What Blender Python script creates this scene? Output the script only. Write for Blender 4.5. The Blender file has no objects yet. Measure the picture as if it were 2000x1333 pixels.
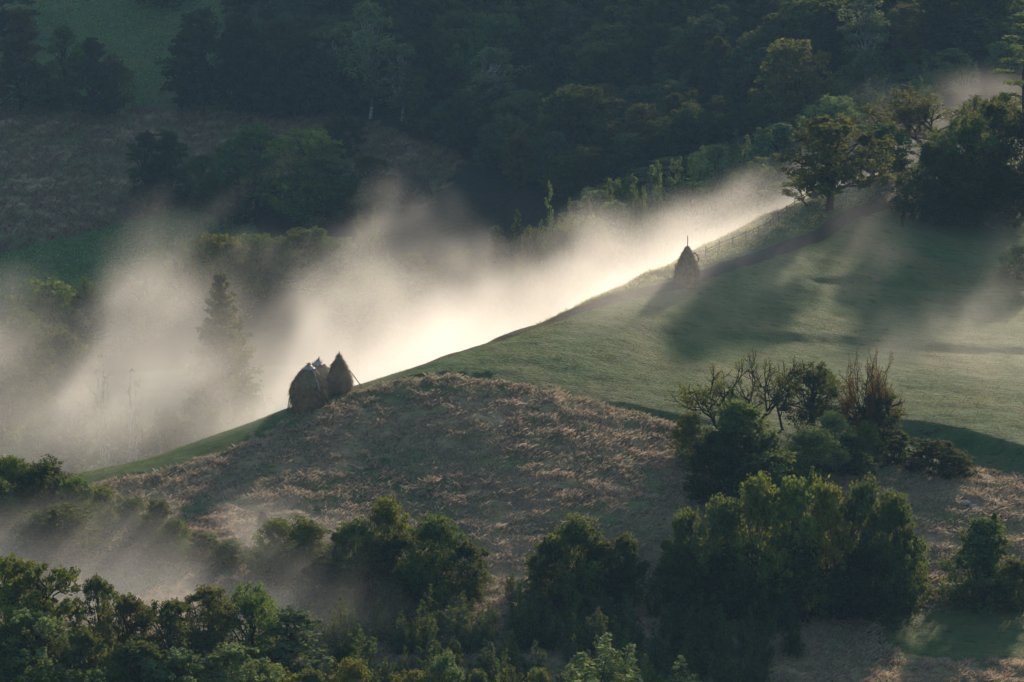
import bpy, math, random, numpy as np
from mathutils import Vector, Matrix
SC=bpy.context.scene; COL=SC.collection
R=math.radians
# ---------------- camera, sky, sun, exposure ----------------
cam=bpy.data.objects.new('camera',bpy.data.cameras.new('camera')); COL.objects.link(cam); SC.camera=cam
cam.location=(0,0,0); cam.rotation_euler=(R(90-11),0,0)
cam.data.lens=100; cam.data.sensor_width=36; cam.data.clip_start=1; cam.data.clip_end=6000
SUN_EL,SUN_AZ=R(20),R(24)
w=bpy.data.worlds.new('World'); SC.world=w; w.use_nodes=True
sky=w.node_tree.nodes.new('ShaderNodeTexSky'); sky.sky_type='NISHITA'; sky.sun_disc=False
sky.sun_elevation=SUN_EL; sky.sun_rotation=SUN_AZ; sky.air_density=1.4; sky.dust_density=.5; sky.ozone_density=1.5
bg=w.node_tree.nodes['Background']; bg.inputs['Strength'].default_value=.13
w.node_tree.links.new(sky.outputs[0],bg.inputs['Color'])
sun=bpy.data.lights.new('sun','SUN'); sun.energy=5; sun.angle=R(3); sun.color=(1,.80,.58)
so=bpy.data.objects.new('sun',sun); COL.objects.link(so)
SDIR=Vector((math.sin(SUN_AZ)*math.cos(SUN_EL),math.cos(SUN_AZ)*math.cos(SUN_EL),math.sin(SUN_EL)))
so.rotation_euler=SDIR.to_track_quat('Z','Y').to_euler()
SC.view_settings.view_transform='Standard'; SC.view_settings.look='None'
SC.view_settings.exposure=0.55; SC.view_settings.gamma=1
SC.cycles.use_denoising=True
SC.cycles.max_bounces=5; SC.cycles.diffuse_bounces=2; SC.cycles.transmission_bounces=3; SC.cycles.transparent_max_bounces=8
SC.cycles.volume_bounces=2; SC.cycles.volume_step_rate=1.5; SC.cycles.volume_max_steps=512
SC.cycles.use_adaptive_sampling=True; SC.cycles.adaptive_threshold=.02
# ---------------- terrain shape ----------------
PITCH=math.radians(11);FP=2000*100/36
CP,SP=math.cos(PITCH),math.sin(PITCH)
def elev(v): return PITCH+math.atan((v-666.5)/FP)
def pix(u,v,y):   # world point seen at pixel (u,v) at forward distance y
    t=math.tan(elev(v)); z=-y*t
    dep=y*CP-z*SP
    return ((u-1000)/FP*dep,y,z)
def proj(x,y,z):
    dep=y*CP-z*SP; up=y*SP+z*CP
    return 1000+FP*x/dep, 666.5-FP*up/dep, dep
A=[]
def an(*t): A.append(pix(*t))
# crest lip
for t in [(-60,985,316),(150,925,322),(400,862,326),(560,800,331),(700,752,336),(870,696,343),(1000,650,350),(1150,592,360),(1320,548,372),(1460,498,385),(1590,452,398),(1700,395,415),(1765,340,432),(1880,300,448),(2000,275,462),(2150,240,480)]: an(*t)
# top behind the lip
for t in [(1080,620,357),(1150,586,366),(1235,549,378),(1320,511,390),(1385,484,400),(1450,458,409),(1520,428,419),(1590,398,430),(1690,350,448)]: an(*t)
# meadow and brown slope
for t in [(1130,660,345),(1130,760,331),(1320,640,356),(1320,800,328),(1550,640,362),(1550,540,380),(1800,430,414),(1800,560,385),(1800,700,357),(2000,420,420),(2000,560,388),(2000,720,356),(2200,600,385),
  (1550,800,334),(1800,830,332),(2000,870,326),(1700,870,326),
  (300,960,313),(500,900,318),(750,830,323),(850,900,315),(950,850,319),(1150,870,317.5),(1350,930,312.6),
  (350,1020,303),(600,980,307),(850,970,307.5),(1100,990,304.5),(1400,1010,304),(1700,960,314),(2000,950,315),
  (400,1080,293),(700,1140,289.5),(1000,1150,288.5),(1300,1170,286.5),(1700,1180,290),(2000,1170,293),(2200,1170,294),
  (0,1050,305),(100,1000,310),(0,1150,284),(300,1200,276),
  (0,1333,256),(300,1333,258),(700,1333,263),(1100,1333,265),(1500,1333,268),(2000,1333,272),(2300,1333,273)]: an(*t)
def aw(x,y,z): A.append((x,y,z))
# below the frame, towards the camera hill
for x in (-90,-30,30,90): aw(x,225,-90); aw(x,160,-80); aw(x,90,-45); aw(x,0,-8)
# behind the crest: drop to the valley
for x,y,z in [(-90,330,-96),(-55,340,-91),(-45,360,-97),(-22,352,-82),(-22,375,-93),(-6,362,-80),(-4,392,-92),(10,385,-79),(12,412,-91),(30,415,-76),(32,440,-87),(48,455,-70),(50,480,-76),(75,500,-58),
   (-90,400,-103),(-50,415,-103),(-15,430,-100),(15,455,-96),(45,490,-80)]: aw(x,y,z)
# far slope
for t in [(0,600,520),(0,490,549),(200,440,563),(0,220,626),(300,220,626),(0,0,694),(300,0,694),
   (500,560,505),(500,430,560),(700,330,585),(700,230,622),(700,0,694),
   (1000,430,530),(1000,300,575),(1000,150,630),(1000,0,680),
   (1350,380,515),(1350,250,560),(1350,100,615),(1350,0,650),
   (1700,240,530),(1700,120,575),(1700,0,620),(2000,190,530),(2000,90,565),(2000,0,600),(2200,190,525)]: an(*t)
SHADE_CREST=[(-400,960,105),(-150,1000,115),(0,1000,118),(150,990,118),(400,950,120)]  # unseen hilltop above the frame, height shaped to shade the far slope
for x,z in ((-200,0),(0,4),(200,14)): aw(x,800,z)
for c in SHADE_CREST: aw(*c)
for c in SHADE_CREST: aw(c[0],c[1]+300,c[2]-60)
A=np.array(A)
def tps(A):
    n=len(A);P=A[:,:2]/100
    d=np.hypot(P[:,None,0]-P[None,:,0],P[:,None,1]-P[None,:,1])
    K=np.where(d>0,d*d*np.log(d+1e-12),0)+np.eye(n)*1e-4
    Q=np.c_[np.ones(n),P]
    M=np.block([[K,Q],[Q.T,np.zeros((3,3))]])
    s=np.linalg.solve(M,np.r_[A[:,2],0,0,0])
    return P,s
TP,TS=tps(A)
def zbase(x,y):
    x=np.asarray(x,float);y=np.asarray(y,float);sh=np.broadcast(x,y).shape
    x=np.broadcast_to(x,sh).ravel()/100;y=np.broadcast_to(y,sh).ravel()/100
    o=TS[-3]+TS[-2]*x+TS[-1]*y
    for (px,py),w in zip(TP,TS[:-3]):
        r2=(x-px)**2+(y-py)**2
        o=o+w*r2*.5*np.log(r2+1e-12)
    return np.clip(o.reshape(sh)*1.0,-112,150)
_T=np.random.default_rng(5).random((64,64,64)).astype(np.float32)
def noise3(x,y,z):
    def s(a):
        i=np.floor(a).astype(int);f=(a-i).astype(np.float32);return i,f*f*(3-2*f)
    ix,fx=s(x);iy,fy=s(y);iz,fz=s(z)
    x0,x1,y0,y1,z0,z1=ix&63,(ix+1)&63,iy&63,(iy+1)&63,iz&63,(iz+1)&63
    a=_T[x0,y0,z0]*(1-fx)+_T[x1,y0,z0]*fx; b=_T[x0,y1,z0]*(1-fx)+_T[x1,y1,z0]*fx
    c=_T[x0,y0,z1]*(1-fx)+_T[x1,y0,z1]*fx; d=_T[x0,y1,z1]*(1-fx)+_T[x1,y1,z1]*fx
    return (a*(1-fy)+b*fy)*(1-fz)+(c*(1-fy)+d*fy)*fz
def fbm(x,y,z=0.0,o=4,g=.5):
    x=np.asarray(x,float);y=np.asarray(y,float);z=np.zeros_like(x)+z;s=0;a=1;t=0
    for k in range(o):
        s=s+a*noise3(x+7.3*k,y+3.1*k,z+k);t+=a;a*=g;x=x*2.03;y=y*2.03;z=z*2.03
    return s/t
def sst(a,b,x):
    t=np.clip((x-a)/(b-a),0,1);return t*t*(3-2*t)
def hit(u,v,y0=200.,y1=900.):
    """point of the bare terrain met by the sight line, searched from forward distance y0"""
    ys=np.arange(y0,y1,1.0);t=math.tan(elev(v));z=-ys*t;x=(u-1000)/FP*(ys*CP-z*SP)
    d=z-zbase(x,ys);k=np.nonzero(d<0)[0]
    if len(k)==0: return None
    i=k[0]
    if i==0: return (x[0],ys[0],float(zbase(x[0],ys[0])))
    f=d[i-1]/(d[i-1]-d[i]);y=ys[i-1]+f
    xx=x[i-1]+f*(x[i]-x[i-1]);return (float(xx),float(y),float(zbase(xx,y)))
def line(pts,y0): 
    o=[]
    for u,v in pts:
        p=hit(u,v,y0) if not callable(y0) else hit(u,v,y0(u))
        if p: o.append(p[:2])
    return np.array(o)
def inpoly(x,y,P):
    r=np.zeros(x.shape,bool);n=len(P)
    for i in range(n):
        x0,y0=P[i];x1,y1=P[(i+1)%n]
        if y0==y1: continue
        c=((y0>y)!=(y1>y))&(x<(x1-x0)*(y-y0)/(y1-y0)+x0);r^=c
    return r
def sdist(x,y,P):
    """distance to a polyline, positive on its right-hand (camera) side when it runs left to right; and how far past its ends"""
    best=np.full(x.shape,1e9);sg=np.ones(x.shape);s_al=np.zeros(x.shape);acc=0
    for i in range(len(P)-1):
        ax,ay=P[i];bx,by=P[i+1];dx,dy=bx-ax,by-ay;L=dx*dx+dy*dy
        t0=((x-ax)*dx+(y-ay)*dy)/L;t=np.clip(t0,0,1)
        ex=x-ax-t*dx;ey=y-ay-t*dy;d=np.hypot(ex,ey);m=d<best
        best=np.where(m,d,best);sg=np.where(m,np.where(dx*ey-dy*ex<0,1,-1),sg);s_al=np.where(m,acc+t0*math.sqrt(L),s_al);acc+=math.sqrt(L)
    return best*sg,s_al,acc
LIP=[(800,716),(870,696),(1000,650),(1150,592),(1320,548),(1460,498),(1590,452),(1700,395),(1768,342)]
LIPW=np.array([pix(u,v,y)[:2] for (u,v),y in zip(LIP,(340,343,350,360,372,385,398,415,432))])
TER=[(LIPW-np.array([0,.4]),.4,1.6,6.),
 (line([(1120,634),(1300,632),(1480,640),(1640,652),(1820,664),(2050,674)],300),.6,2.2,9.),
 (line([(1500,530),(1620,538),(1780,541),(2050,547)],300),.7,1.4,7.),
 (line([(1560,572),(1720,574),(1860,570),(2050,578)],300),.7,1.5,9.),
 (line([(1120,765),(1230,788),(1340,812),(1480,832)],300),.35,1.5,6.),
 (line([(1690,800),(1760,815),(1850,830),(1930,848),(2000,872),(2120,905)],300),2.3,3.4,7.)]
BROWN=line([(215,938),(330,918),(420,893),(500,855),(560,822),(640,790),(700,765),(760,746),(870,738),(960,743),(1080,764),(1180,790),(1300,822),(1420,852),(1560,893),(1700,907),(1850,900),(2000,893),(2250,900)],250)
BROWN=np.vstack([BROWN,[(90,262),(-60,262),(-60,306)]])
GRN2=line([(1730,1200),(1800,1188),(2150,1188),(2150,1290),(1880,1292),(1780,1285),(1720,1250)],200)
GRNA=line([(640,985),(660,930),(740,920),(790,950),(760,985),(690,1000)],250)
fy=lambda u:470
F_UP=line([(-120,-40),(640,-40),(640,190),(430,214),(-120,219)],470)
F_BR=line([(-120,219),(430,214),(700,232),(900,300),(840,400),(450,398),(330,412),(200,446),(90,474),(0,494),(-120,520)],470)
F_LO=line([(-120,520),(0,494),(90,474),(200,446),(330,412),(480,400),(560,560),(300,590),(-120,600)],470)
def disp(x,y,zone=False):
    """small relief on top of the broad shape, and what covers the ground (dry, green, litter)"""
    near=(y<470)
    z=np.zeros(x.shape)
    for P,h,wd,Ld in TER:
        m=(x>P[:,0].min()-12)&(x<P[:,0].max()+12)&(y>P[:,1].min()-45)&(y<P[:,1].max()+8)
        d,s,tot=sdist(x[m],y[m],P)
        d=d+(fbm(x[m]*.2,y[m]*.2,2.)-.5)*(.5 if h<1 else 1.5)
        e=sst(0,12,s)*sst(0,8,tot-s+ (8 if P[-1,0]>60 else 0))
        z[m]-=h*sst(-.2,wd,d)*np.exp(-np.clip(d-wd,0,None)/Ld)*e
    wx=x+(fbm(x*.25,y*.25,9.)-.5)*7;wy=y+(fbm(x*.25+50,y*.25,9.)-.5)*7
    br=inpoly(wx+(fbm(x*1.3,y*1.3,3.)-.5)*3.5,wy+(fbm(x*1.3,y*1.3,6.)-.5)*3.5,BROWN).astype(float)*near
    br[inpoly(wx,wy,GRN2)]=0;br[inpoly(wx,wy,GRNA)]=.15
    fb=inpoly(wx,wy,F_BR)&~near
    soft=0
    for k in range(4):
        jx=(fbm(x*.35+k*13,y*.35,k*2.)-.5)*9;soft=soft+.25*(inpoly(x+jx,y+jx[::-1]*0+(fbm(x*.3,y*.3+k*9,k)-.5)*14,F_BR)&~near)
    gr=(near&(br<.5))|(inpoly(wx,wy,F_UP)&~near)|(inpoly(x,y,F_LO)&~near)
    # tussocks
    a=fbm(x*.42,y*.75,3.,4,.6); b=fbm(x*1.1+a*3,y*1.9,11.,2)
    z+=np.where(br>.5,((a-.5)*1.2+(b-.5)*.6)*1.,0)+np.where(gr&near,(fbm(x*.16,y*.45,5.,4,.55)-.5)*.42,0)
    z+=np.where(fb,(fbm(x*.4,y*.4,3.,3,.6)-.5)*.7,0)
    if not zone: return z
    return z,np.where(near,br,soft),gr.astype(float)
def ground(x,y):
    x=np.atleast_1d(np.asarray(x,float));y=np.atleast_1d(np.asarray(y,float))
    return zbase(x,y)+disp(x,y)
def gz(x,y): return float(ground(x,y)[0])
def spaced(segs):
    o=[]
    for a,b,s in segs: o+=list(np.arange(a,b,s))
    return np.array(o)
# ---------------- materials ----------------
def mat(name):
    m=bpy.data.materials.new(name);m.use_nodes=True;nt=m.node_tree;nt.nodes.clear()
    out=nt.nodes.new('ShaderNodeOutputMaterial');return m,nt,out
def nd(nt,t,**k):
    n=nt.nodes.new(t)
    for a,v in k.items():
        if a in n.inputs.keys(): n.inputs[a].default_value=v
        else: setattr(n,a,v)
    return n
def mixc(nt,fac,a,b):
    n=nt.nodes.new('ShaderNodeMix');n.data_type='RGBA'
    for s,v in ((0,fac),(6,a),(7,b)):
        if isinstance(v,(int,float,tuple)): n.inputs[s].default_value=v if s==0 else (*v[:3],1)
        else: nt.links.new(v,n.inputs[s])
    return n.outputs[2]
def noi(nt,scale,detail=4,vec=None,rough=.55,lo=.35,hi=.65):
    n=nd(nt,'ShaderNodeTexNoise',Scale=scale,Detail=detail,Roughness=rough)
    if vec: nt.links.new(vec,n.inputs['Vector'])
    r=nd(nt,'ShaderNodeMapRange');r.inputs[1].default_value=lo;r.inputs[2].default_value=hi
    nt.links.new(n.outputs[0],r.inputs[0]);return r.outputs[0]
def simple_mat(name,col,col2=None,scale=3,rough=.9,trans=0,bump=.0):
    m,nt,out=mat(name);tc=nd(nt,'ShaderNodeTexCoord').outputs['Object']
    c=mixc(nt,noi(nt,scale,4,tc),col,col2 or tuple(v*.6 for v in col))
    b=nd(nt,'ShaderNodeBsdfPrincipled',Roughness=rough);nt.links.new(c,b.inputs['Base Color']);b.inputs['Specular IOR Level'].default_value=.2
    if bump:
        bp=nd(nt,'ShaderNodeBump',Strength=bump,Distance=.1);nt.links.new(noi(nt,scale*4,5,tc),bp.inputs['Height']);nt.links.new(bp.outputs[0],b.inputs['Normal'])
    sh=b.outputs[0]
    if trans:
        t=nd(nt,'ShaderNodeBsdfTranslucent');nt.links.new(c,t.inputs[0]);x=nd(nt,'ShaderNodeMixShader');x.inputs[0].default_value=trans
        nt.links.new(sh,x.inputs[1]);nt.links.new(t.outputs[0],x.inputs[2]);sh=x.outputs[0]
    nt.links.new(sh,out.inputs[0]);return m
def ground_mat():
    m,nt,out=mat('ground_cover');L=nt.links.new
    tc=nd(nt,'ShaderNodeTexCoord').outputs['Object']
    st=nd(nt,'ShaderNodeMapping');st.inputs['Scale'].default_value=(.45,1,1);L(tc,st.inputs[0]);sv=st.outputs[0]
    at=nd(nt,'ShaderNodeAttribute',attribute_name='zone');sp=nd(nt,'ShaderNodeSeparateColor');L(at.outputs['Color'],sp.inputs[0])
    dry=mixc(nt,noi(nt,.5,6,sv),(.26,.18,.10),(.44,.33,.19))
    dry=mixc(nt,noi(nt,.11,5,tc,lo=.41,hi=.62),dry,(.12,.165,.06))
    dry=mixc(nt,noi(nt,2.3,3,sv,lo=.55,hi=.75),dry,(.075,.05,.03))
    grn=mixc(nt,noi(nt,.35,6,sv),(.060,.105,.038),(.105,.150,.054))
    grn=mixc(nt,noi(nt,.09,6,tc,lo=.46,hi=.66),grn,(.15,.15,.065))
    grn=mixc(nt,noi(nt,.3,5,sv,lo=.6,hi=.72),grn,(.16,.13,.075))
    grn=mixc(nt,noi(nt,1.3,4,sv,lo=.54,hi=.72),grn,(.035,.06,.025))
    lit=mixc(nt,noi(nt,.8,5,tc),(.022,.026,.014),(.05,.042,.022))
    c=mixc(nt,sp.outputs[0],lit,dry);c=mixc(nt,sp.outputs[1],c,grn)
    b=nd(nt,'ShaderNodeBsdfPrincipled',Roughness=.8);b.inputs['Specular IOR Level'].default_value=.08;L(c,b.inputs['Base Color'])
    h=nt.nodes.new('ShaderNodeMath');h.operation='ADD';L(noi(nt,1.4,6,sv,.65,.2,.8),h.inputs[0]);L(noi(nt,4.5,3,sv,.6,.2,.8),h.inputs[1])
    bp=nd(nt,'ShaderNodeBump',Strength=.9,Distance=.35);L(h.outputs[0],bp.inputs['Height']);L(bp.outputs[0],b.inputs['Normal'])
    L(b.outputs[0],out.inputs[0]);return m
def leaf_mat(name,trans=.42,spec=.06):
    m,nt,out=mat(name);L=nt.links.new
    oi=nd(nt,'ShaderNodeObjectInfo');at=nd(nt,'ShaderNodeAttribute',attribute_name='tint')
    hs=nd(nt,'ShaderNodeHueSaturation');L(oi.outputs['Color'],hs.inputs['Color'])
    r=nd(nt,'ShaderNodeMapRange');r.inputs[3].default_value=.47;r.inputs[4].default_value=.53;L(oi.outputs['Random'],r.inputs[0]);L(r.outputs[0],hs.inputs['Hue'])
    r=nd(nt,'ShaderNodeMapRange');r.inputs[3].default_value=.45;r.inputs[4].default_value=1.55;L(at.outputs['Fac'],r.inputs[0]);L(r.outputs[0],hs.inputs['Value'])
    d=nd(nt,'ShaderNodeBsdfPrincipled',Roughness=.75);d.inputs['Specular IOR Level'].default_value=spec;L(hs.outputs[0],d.inputs['Base Color'])
    t=nd(nt,'ShaderNodeBsdfTranslucent')
    y=mixc(nt,.45,hs.outputs[0],(.26,.27,.03));L(y,t.inputs[0])
    x=nd(nt,'ShaderNodeMixShader');x.inputs[0].default_value=trans;L(d.outputs[0],x.inputs[1]);L(t.outputs[0],x.inputs[2]);L(x.outputs[0],out.inputs[0]);return m
M={}
M['ground']=ground_mat();M['leaf']=leaf_mat('foliage');M['bark']=simple_mat('bark',(.07,.05,.035),(.03,.022,.016),6,bump=.5)
M['birch']=simple_mat('birch_bark',(.36,.34,.31),(.10,.09,.08),2.5)
M['hay']=simple_mat('hay',(.40,.29,.18),(.24,.17,.10),2.2,trans=.12,bump=1.)
M['darkhay']=simple_mat('old_hay',(.05,.04,.035),(.025,.02,.02),5,bump=.6)
M['tarp']=simple_mat('plastic_sheet',(.55,.54,.52),(.33,.32,.31),6,rough=.5,trans=.3)
M['wood']=simple_mat('weathered_wood',(.16,.125,.095),(.08,.06,.045),8,bump=.4)
M['darkwood']=simple_mat('dark_wood',(.025,.022,.022),(.012,.011,.012),8)
M['stone']=simple_mat('pale_stone',(.42,.38,.32),(.25,.22,.19),3,bump=.4)
M['dirt']=simple_mat('bare_earth',(.07,.055,.04),(.04,.033,.025),2.5,bump=.8)
def mesh(name,V,F,mt,smooth=False,loops=None):
    me=bpy.data.meshes.new(name);V=np.asarray(V,np.float32);F=np.asarray(F,np.int32);k=F.shape[1]
    me.vertices.add(len(V));me.vertices.foreach_set('co',V.ravel())
    me.loops.add(F.size);me.loops.foreach_set('vertex_index',F.ravel())
    me.polygons.add(len(F));me.polygons.foreach_set('loop_start',np.arange(0,F.size,k,dtype=np.int32));me.polygons.foreach_set('loop_total',np.full(len(F),k,np.int32))
    if smooth: me.polygons.foreach_set('use_smooth',np.ones(len(F),bool))
    me.materials.append(mt);me.update();me.validate();return me
def obj(name,me,parent=None,**k):
    o=bpy.data.objects.new(name,me);COL.objects.link(o);o.parent=parent
    for a,v in k.items(): o[a]=v
    return o
# ---------------- ground sheet ----------------
gx=spaced([(-1500,-260,40),(-260,-100,4),(-100,-70,1.2),(-70,80,.42),(80,110,1.2),(110,300,4),(300,1541,40)])
gy=spaced([(-300,180,20),(180,250,3),(250,290,.6),(290,450,.42),(450,520,1.2),(520,700,1.6),(700,1000,6),(1000,2501,60)])
X,Y=np.meshgrid(gx,gy);Xf,Yf=X.ravel(),Y.ravel()
dz,zb,zg=disp(Xf,Yf,True)
Z=zbase(Xf,Yf)+dz
n0,n1=len(gx),len(gy);i=np.arange((n1-1)*n0).reshape(n1-1,n0)[:,:-1].ravel()
me=mesh('ground',np.c_[Xf,Yf,Z],np.c_[i,i+1,i+1+n0,i+n0],M['ground'],True)
at=me.color_attributes.new('zone','FLOAT_COLOR','POINT');at.data.foreach_set('color',np.c_[zb,zg,np.zeros_like(zb),np.ones_like(zb)].astype(np.float32).ravel())
obj('ground',me,kind='structure')
# bare track along the lip of the crest
def ribbon(name,P,w0,w1,lift,mt):
    P=np.array(P);t=np.linspace(0,len(P)-1,420);xs=np.interp(t,range(len(P)),P[:,0]);ys=np.interp(t,range(len(P)),P[:,1])
    tx=np.gradient(xs);ty=np.gradient(ys);l=np.hypot(tx,ty);nx_,ny_=ty/l,-tx/l
    rows=[]
    for q in np.linspace(0,1,6):
        o=w0+(w1-w0)*q+(fbm(xs*.6,ys*.6,q*2)-.5)*.5
        a,b=xs+nx_*o,ys+ny_*o;rows.append(np.c_[a,b,ground(a,b)+lift])
    V=np.vstack(rows);n=len(xs);F=[(r*n+k,r*n+k+1,(r+1)*n+k+1,(r+1)*n+k) for r in range(5) for k in range(n-1)]
    return obj(name,mesh(name,V,np.array(F)[:,::-1],mt,True),kind='structure')
ribbon('path',LIPW-np.array([0,.4]),-.15,1.9,.04,M['dirt'])
# ---------------- grass ----------------
def blades(name,n,xr,yr,test,h,wd,col,mt,seed,lean=.5):
    g=np.random.default_rng(seed);x=g.uniform(*xr,n);y=g.uniform(*yr,n)
    k=test(x,y);x,y=x[k],y[k];c=fbm(x*.7,y*.9,4.);k=g.random(len(x))<sst(.3,.6,c);x,y=x[k],y[k];n=len(x)
    z=ground(x,y);H=g.uniform(.5,1.3,n)*h*(.5+fbm(x*.3,y*.5,8.));a=g.uniform(0,6.28,n)
    lx=g.normal(0,lean,n)*H+.15*H;ly=g.normal(0,lean,n)*H;wx=np.cos(a)*wd*.5*g.uniform(.6,1.4,n);wy=np.sin(a)*wd*.5
    A0=np.c_[x-wx,y-wy,z-.05];B0=np.c_[x+wx,y+wy,z-.05];C0=np.c_[x+lx*.5+wx*.6,y+ly*.5+wy*.6,z+H*.7];D0=np.c_[x+lx,y+ly,z+H]
    V=np.stack([A0,B0,C0,D0],1).reshape(-1,3);F=np.arange(4*n).reshape(n,4)
    me=mesh(name,V,F,mt);t=me.attributes.new('tint','FLOAT','POINT');t.data.foreach_set('value',np.repeat(g.random(n),4).astype(np.float32))
    o=obj(name,me,kind='stuff');o.color=(*col,1);return o
M['turf']=leaf_mat('turf',.45,.06)
M['straw']=leaf_mat('straw',.4,.15)
nt=M['straw'].node_tree
for n_ in nt.nodes:
    if n_.type=='MIX': n_.inputs[7].default_value=(.34,.29,.22,1)
inb=lambda x,y:inpoly(x,y,BROWN)&~inpoly(x,y,GRN2)
blades('dry_grass',520000,(-52,75),(268,345),inb,.40,.04,(.37,.295,.20),M['straw'],1,.8)['label']='tangled dry brown grass covering the lower slope'
blades('meadow_grass',480000,(-50,78),(255,455),lambda x,y:~inpoly(x,y,BROWN)|inpoly(x,y,GRN2),.13,.045,(.085,.13,.04),M['turf'],2)['label']='short green grass of the hillside meadow'

blades('rough_grass',90000,(-115,-8),(548,632),lambda x,y:inpoly(x,y,F_BR),.8,.16,(.20,.135,.08),M['straw'],7,.8)['label']='rough brown grass on the far field above the fog'

M['glow']=leaf_mat('crest_glow_tint',.6,.2)  # lightened blade colour carries the backlit glow of the crest strip
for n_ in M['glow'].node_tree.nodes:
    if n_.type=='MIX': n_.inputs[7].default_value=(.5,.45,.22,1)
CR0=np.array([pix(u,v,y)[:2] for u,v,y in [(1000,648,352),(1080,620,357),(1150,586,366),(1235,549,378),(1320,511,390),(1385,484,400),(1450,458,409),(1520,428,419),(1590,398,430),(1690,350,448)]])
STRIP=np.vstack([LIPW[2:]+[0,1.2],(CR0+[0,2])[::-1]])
blades('crest_grass',150000,(-5,62),(345,455),lambda x,y:inpoly(x,y,STRIP),.28,.08,(.42,.40,.19),M['glow'],9,.6)['label']='grass with backlit glow in its colour on the strip between track and crest'
blades('field_grass',190000,(-115,-20),(505,700),lambda x,y:inpoly(x,y,F_UP)|inpoly(x,y,F_LO),.4,.24,(.17,.26,.08),M['turf'],10,.8)['label']='green grass of the far fields'
# ---------------- tree prototypes ----------------
def tubes(S,k=5):
    """tapered limbs: S is a list of (p0,p1,r0,r1)"""
    S=np.array([(*a,*b,r,q) for a,b,r,q in S],float);p0,p1,r0,r1=S[:,:3],S[:,3:6],S[:,6],S[:,7]
    d=p1-p0;d/=np.linalg.norm(d,axis=1)[:,None]+1e-9
    h=np.where(np.abs(d[:,2:3])>.9,np.array([[1.,0,0]]),np.array([[0,0,1.]]));a=np.cross(d,h);a/=np.linalg.norm(a,axis=1)[:,None];b=np.cross(d,a)
    V=[];n=len(S)
    for P,r in ((p0,r0),(p1,r1)):
        for j in range(k):
            t=6.2832*j/k;V.append(P+(a*math.cos(t)+b*math.sin(t))*r[:,None])
    V=np.stack(V,1).reshape(-1,3);base=np.arange(n)*2*k
    F=np.concatenate([np.c_[base+j,base+(j+1)%k,base+k+(j+1)%k,base+k+j] for j in range(k)]);return V,F
def leaves(C,rad,n,size,g,flat=1.,droop=0.):
    """n leaf clumps round each centre in C"""
    C=np.asarray(C,float);m=len(C);rad=np.broadcast_to(rad,(m,))
    c=np.repeat(C,n,0);rr=np.repeat(rad,n);q=g.normal(0,1,(m*n,3));q/=np.linalg.norm(q,axis=1)[:,None]
    q*=(g.random((m*n,1))**.45);q[:,2]*=flat;P=c+q*rr[:,None];P[:,2]-=droop*rr*g.random(m*n)
    N=g.normal(0,1,(m*n,3))+q*.8+np.array([0,0,.35]);N/=np.linalg.norm(N,axis=1)[:,None]
    T=np.cross(N,g.normal(0,1,(m*n,3)));T/=np.linalg.norm(T,axis=1)[:,None];B=np.cross(N,T)
    s=(size*g.uniform(.55,1.35,m*n))[:,None]
    V=np.stack([P-T*s,P-B*s*.45+N*s*.1,P+T*s,P+B*s*.45-N*s*.1],1).reshape(-1,3)
    tint=np.clip(np.repeat(g.random(m),n)*.55+g.random(m*n)*.45,0,1)
    return V,np.repeat(tint,4)
class Proto:
    def __init__(s,name,segs,V,tint,bark='bark'):
        g=V;top=max(g[:,2].max(),0.1);s.h=top
        lo,hi=np.percentile(g[:,0],[1.5,98.5]);s.w=hi-lo;s.cx=(lo+hi)/2
        tv,tf=tubes(segs);s.trunk=mesh(name+'_trunk',tv,tf,M[bark],True)
        s.crown=mesh(name+'_crown',V,np.arange(len(V)).reshape(-1,4),M['leaf'])
        t=s.crown.attributes.new('tint','FLOAT','POINT');t.data.foreach_set('value',tint.astype(np.float32))
def limb(p,q,r0,r1,g,n=4,wob=.06,lift=.2):
    p=np.array(p,float);q=np.array(q,float);L=np.linalg.norm(q-p);o=[];a=p
    for i in range(1,n+1):
        t=i/n;b=p+(q-p)*t+g.normal(0,wob*L,3)*(t<1);b[2]+=lift*L*.5*math.sin(math.pi*t)*(1 if t<1 else 0)
        o.append((a,b,r0+(r1-r0)*(i-1)/n,r0+(r1-r0)*t));a=b
    return o
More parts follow.
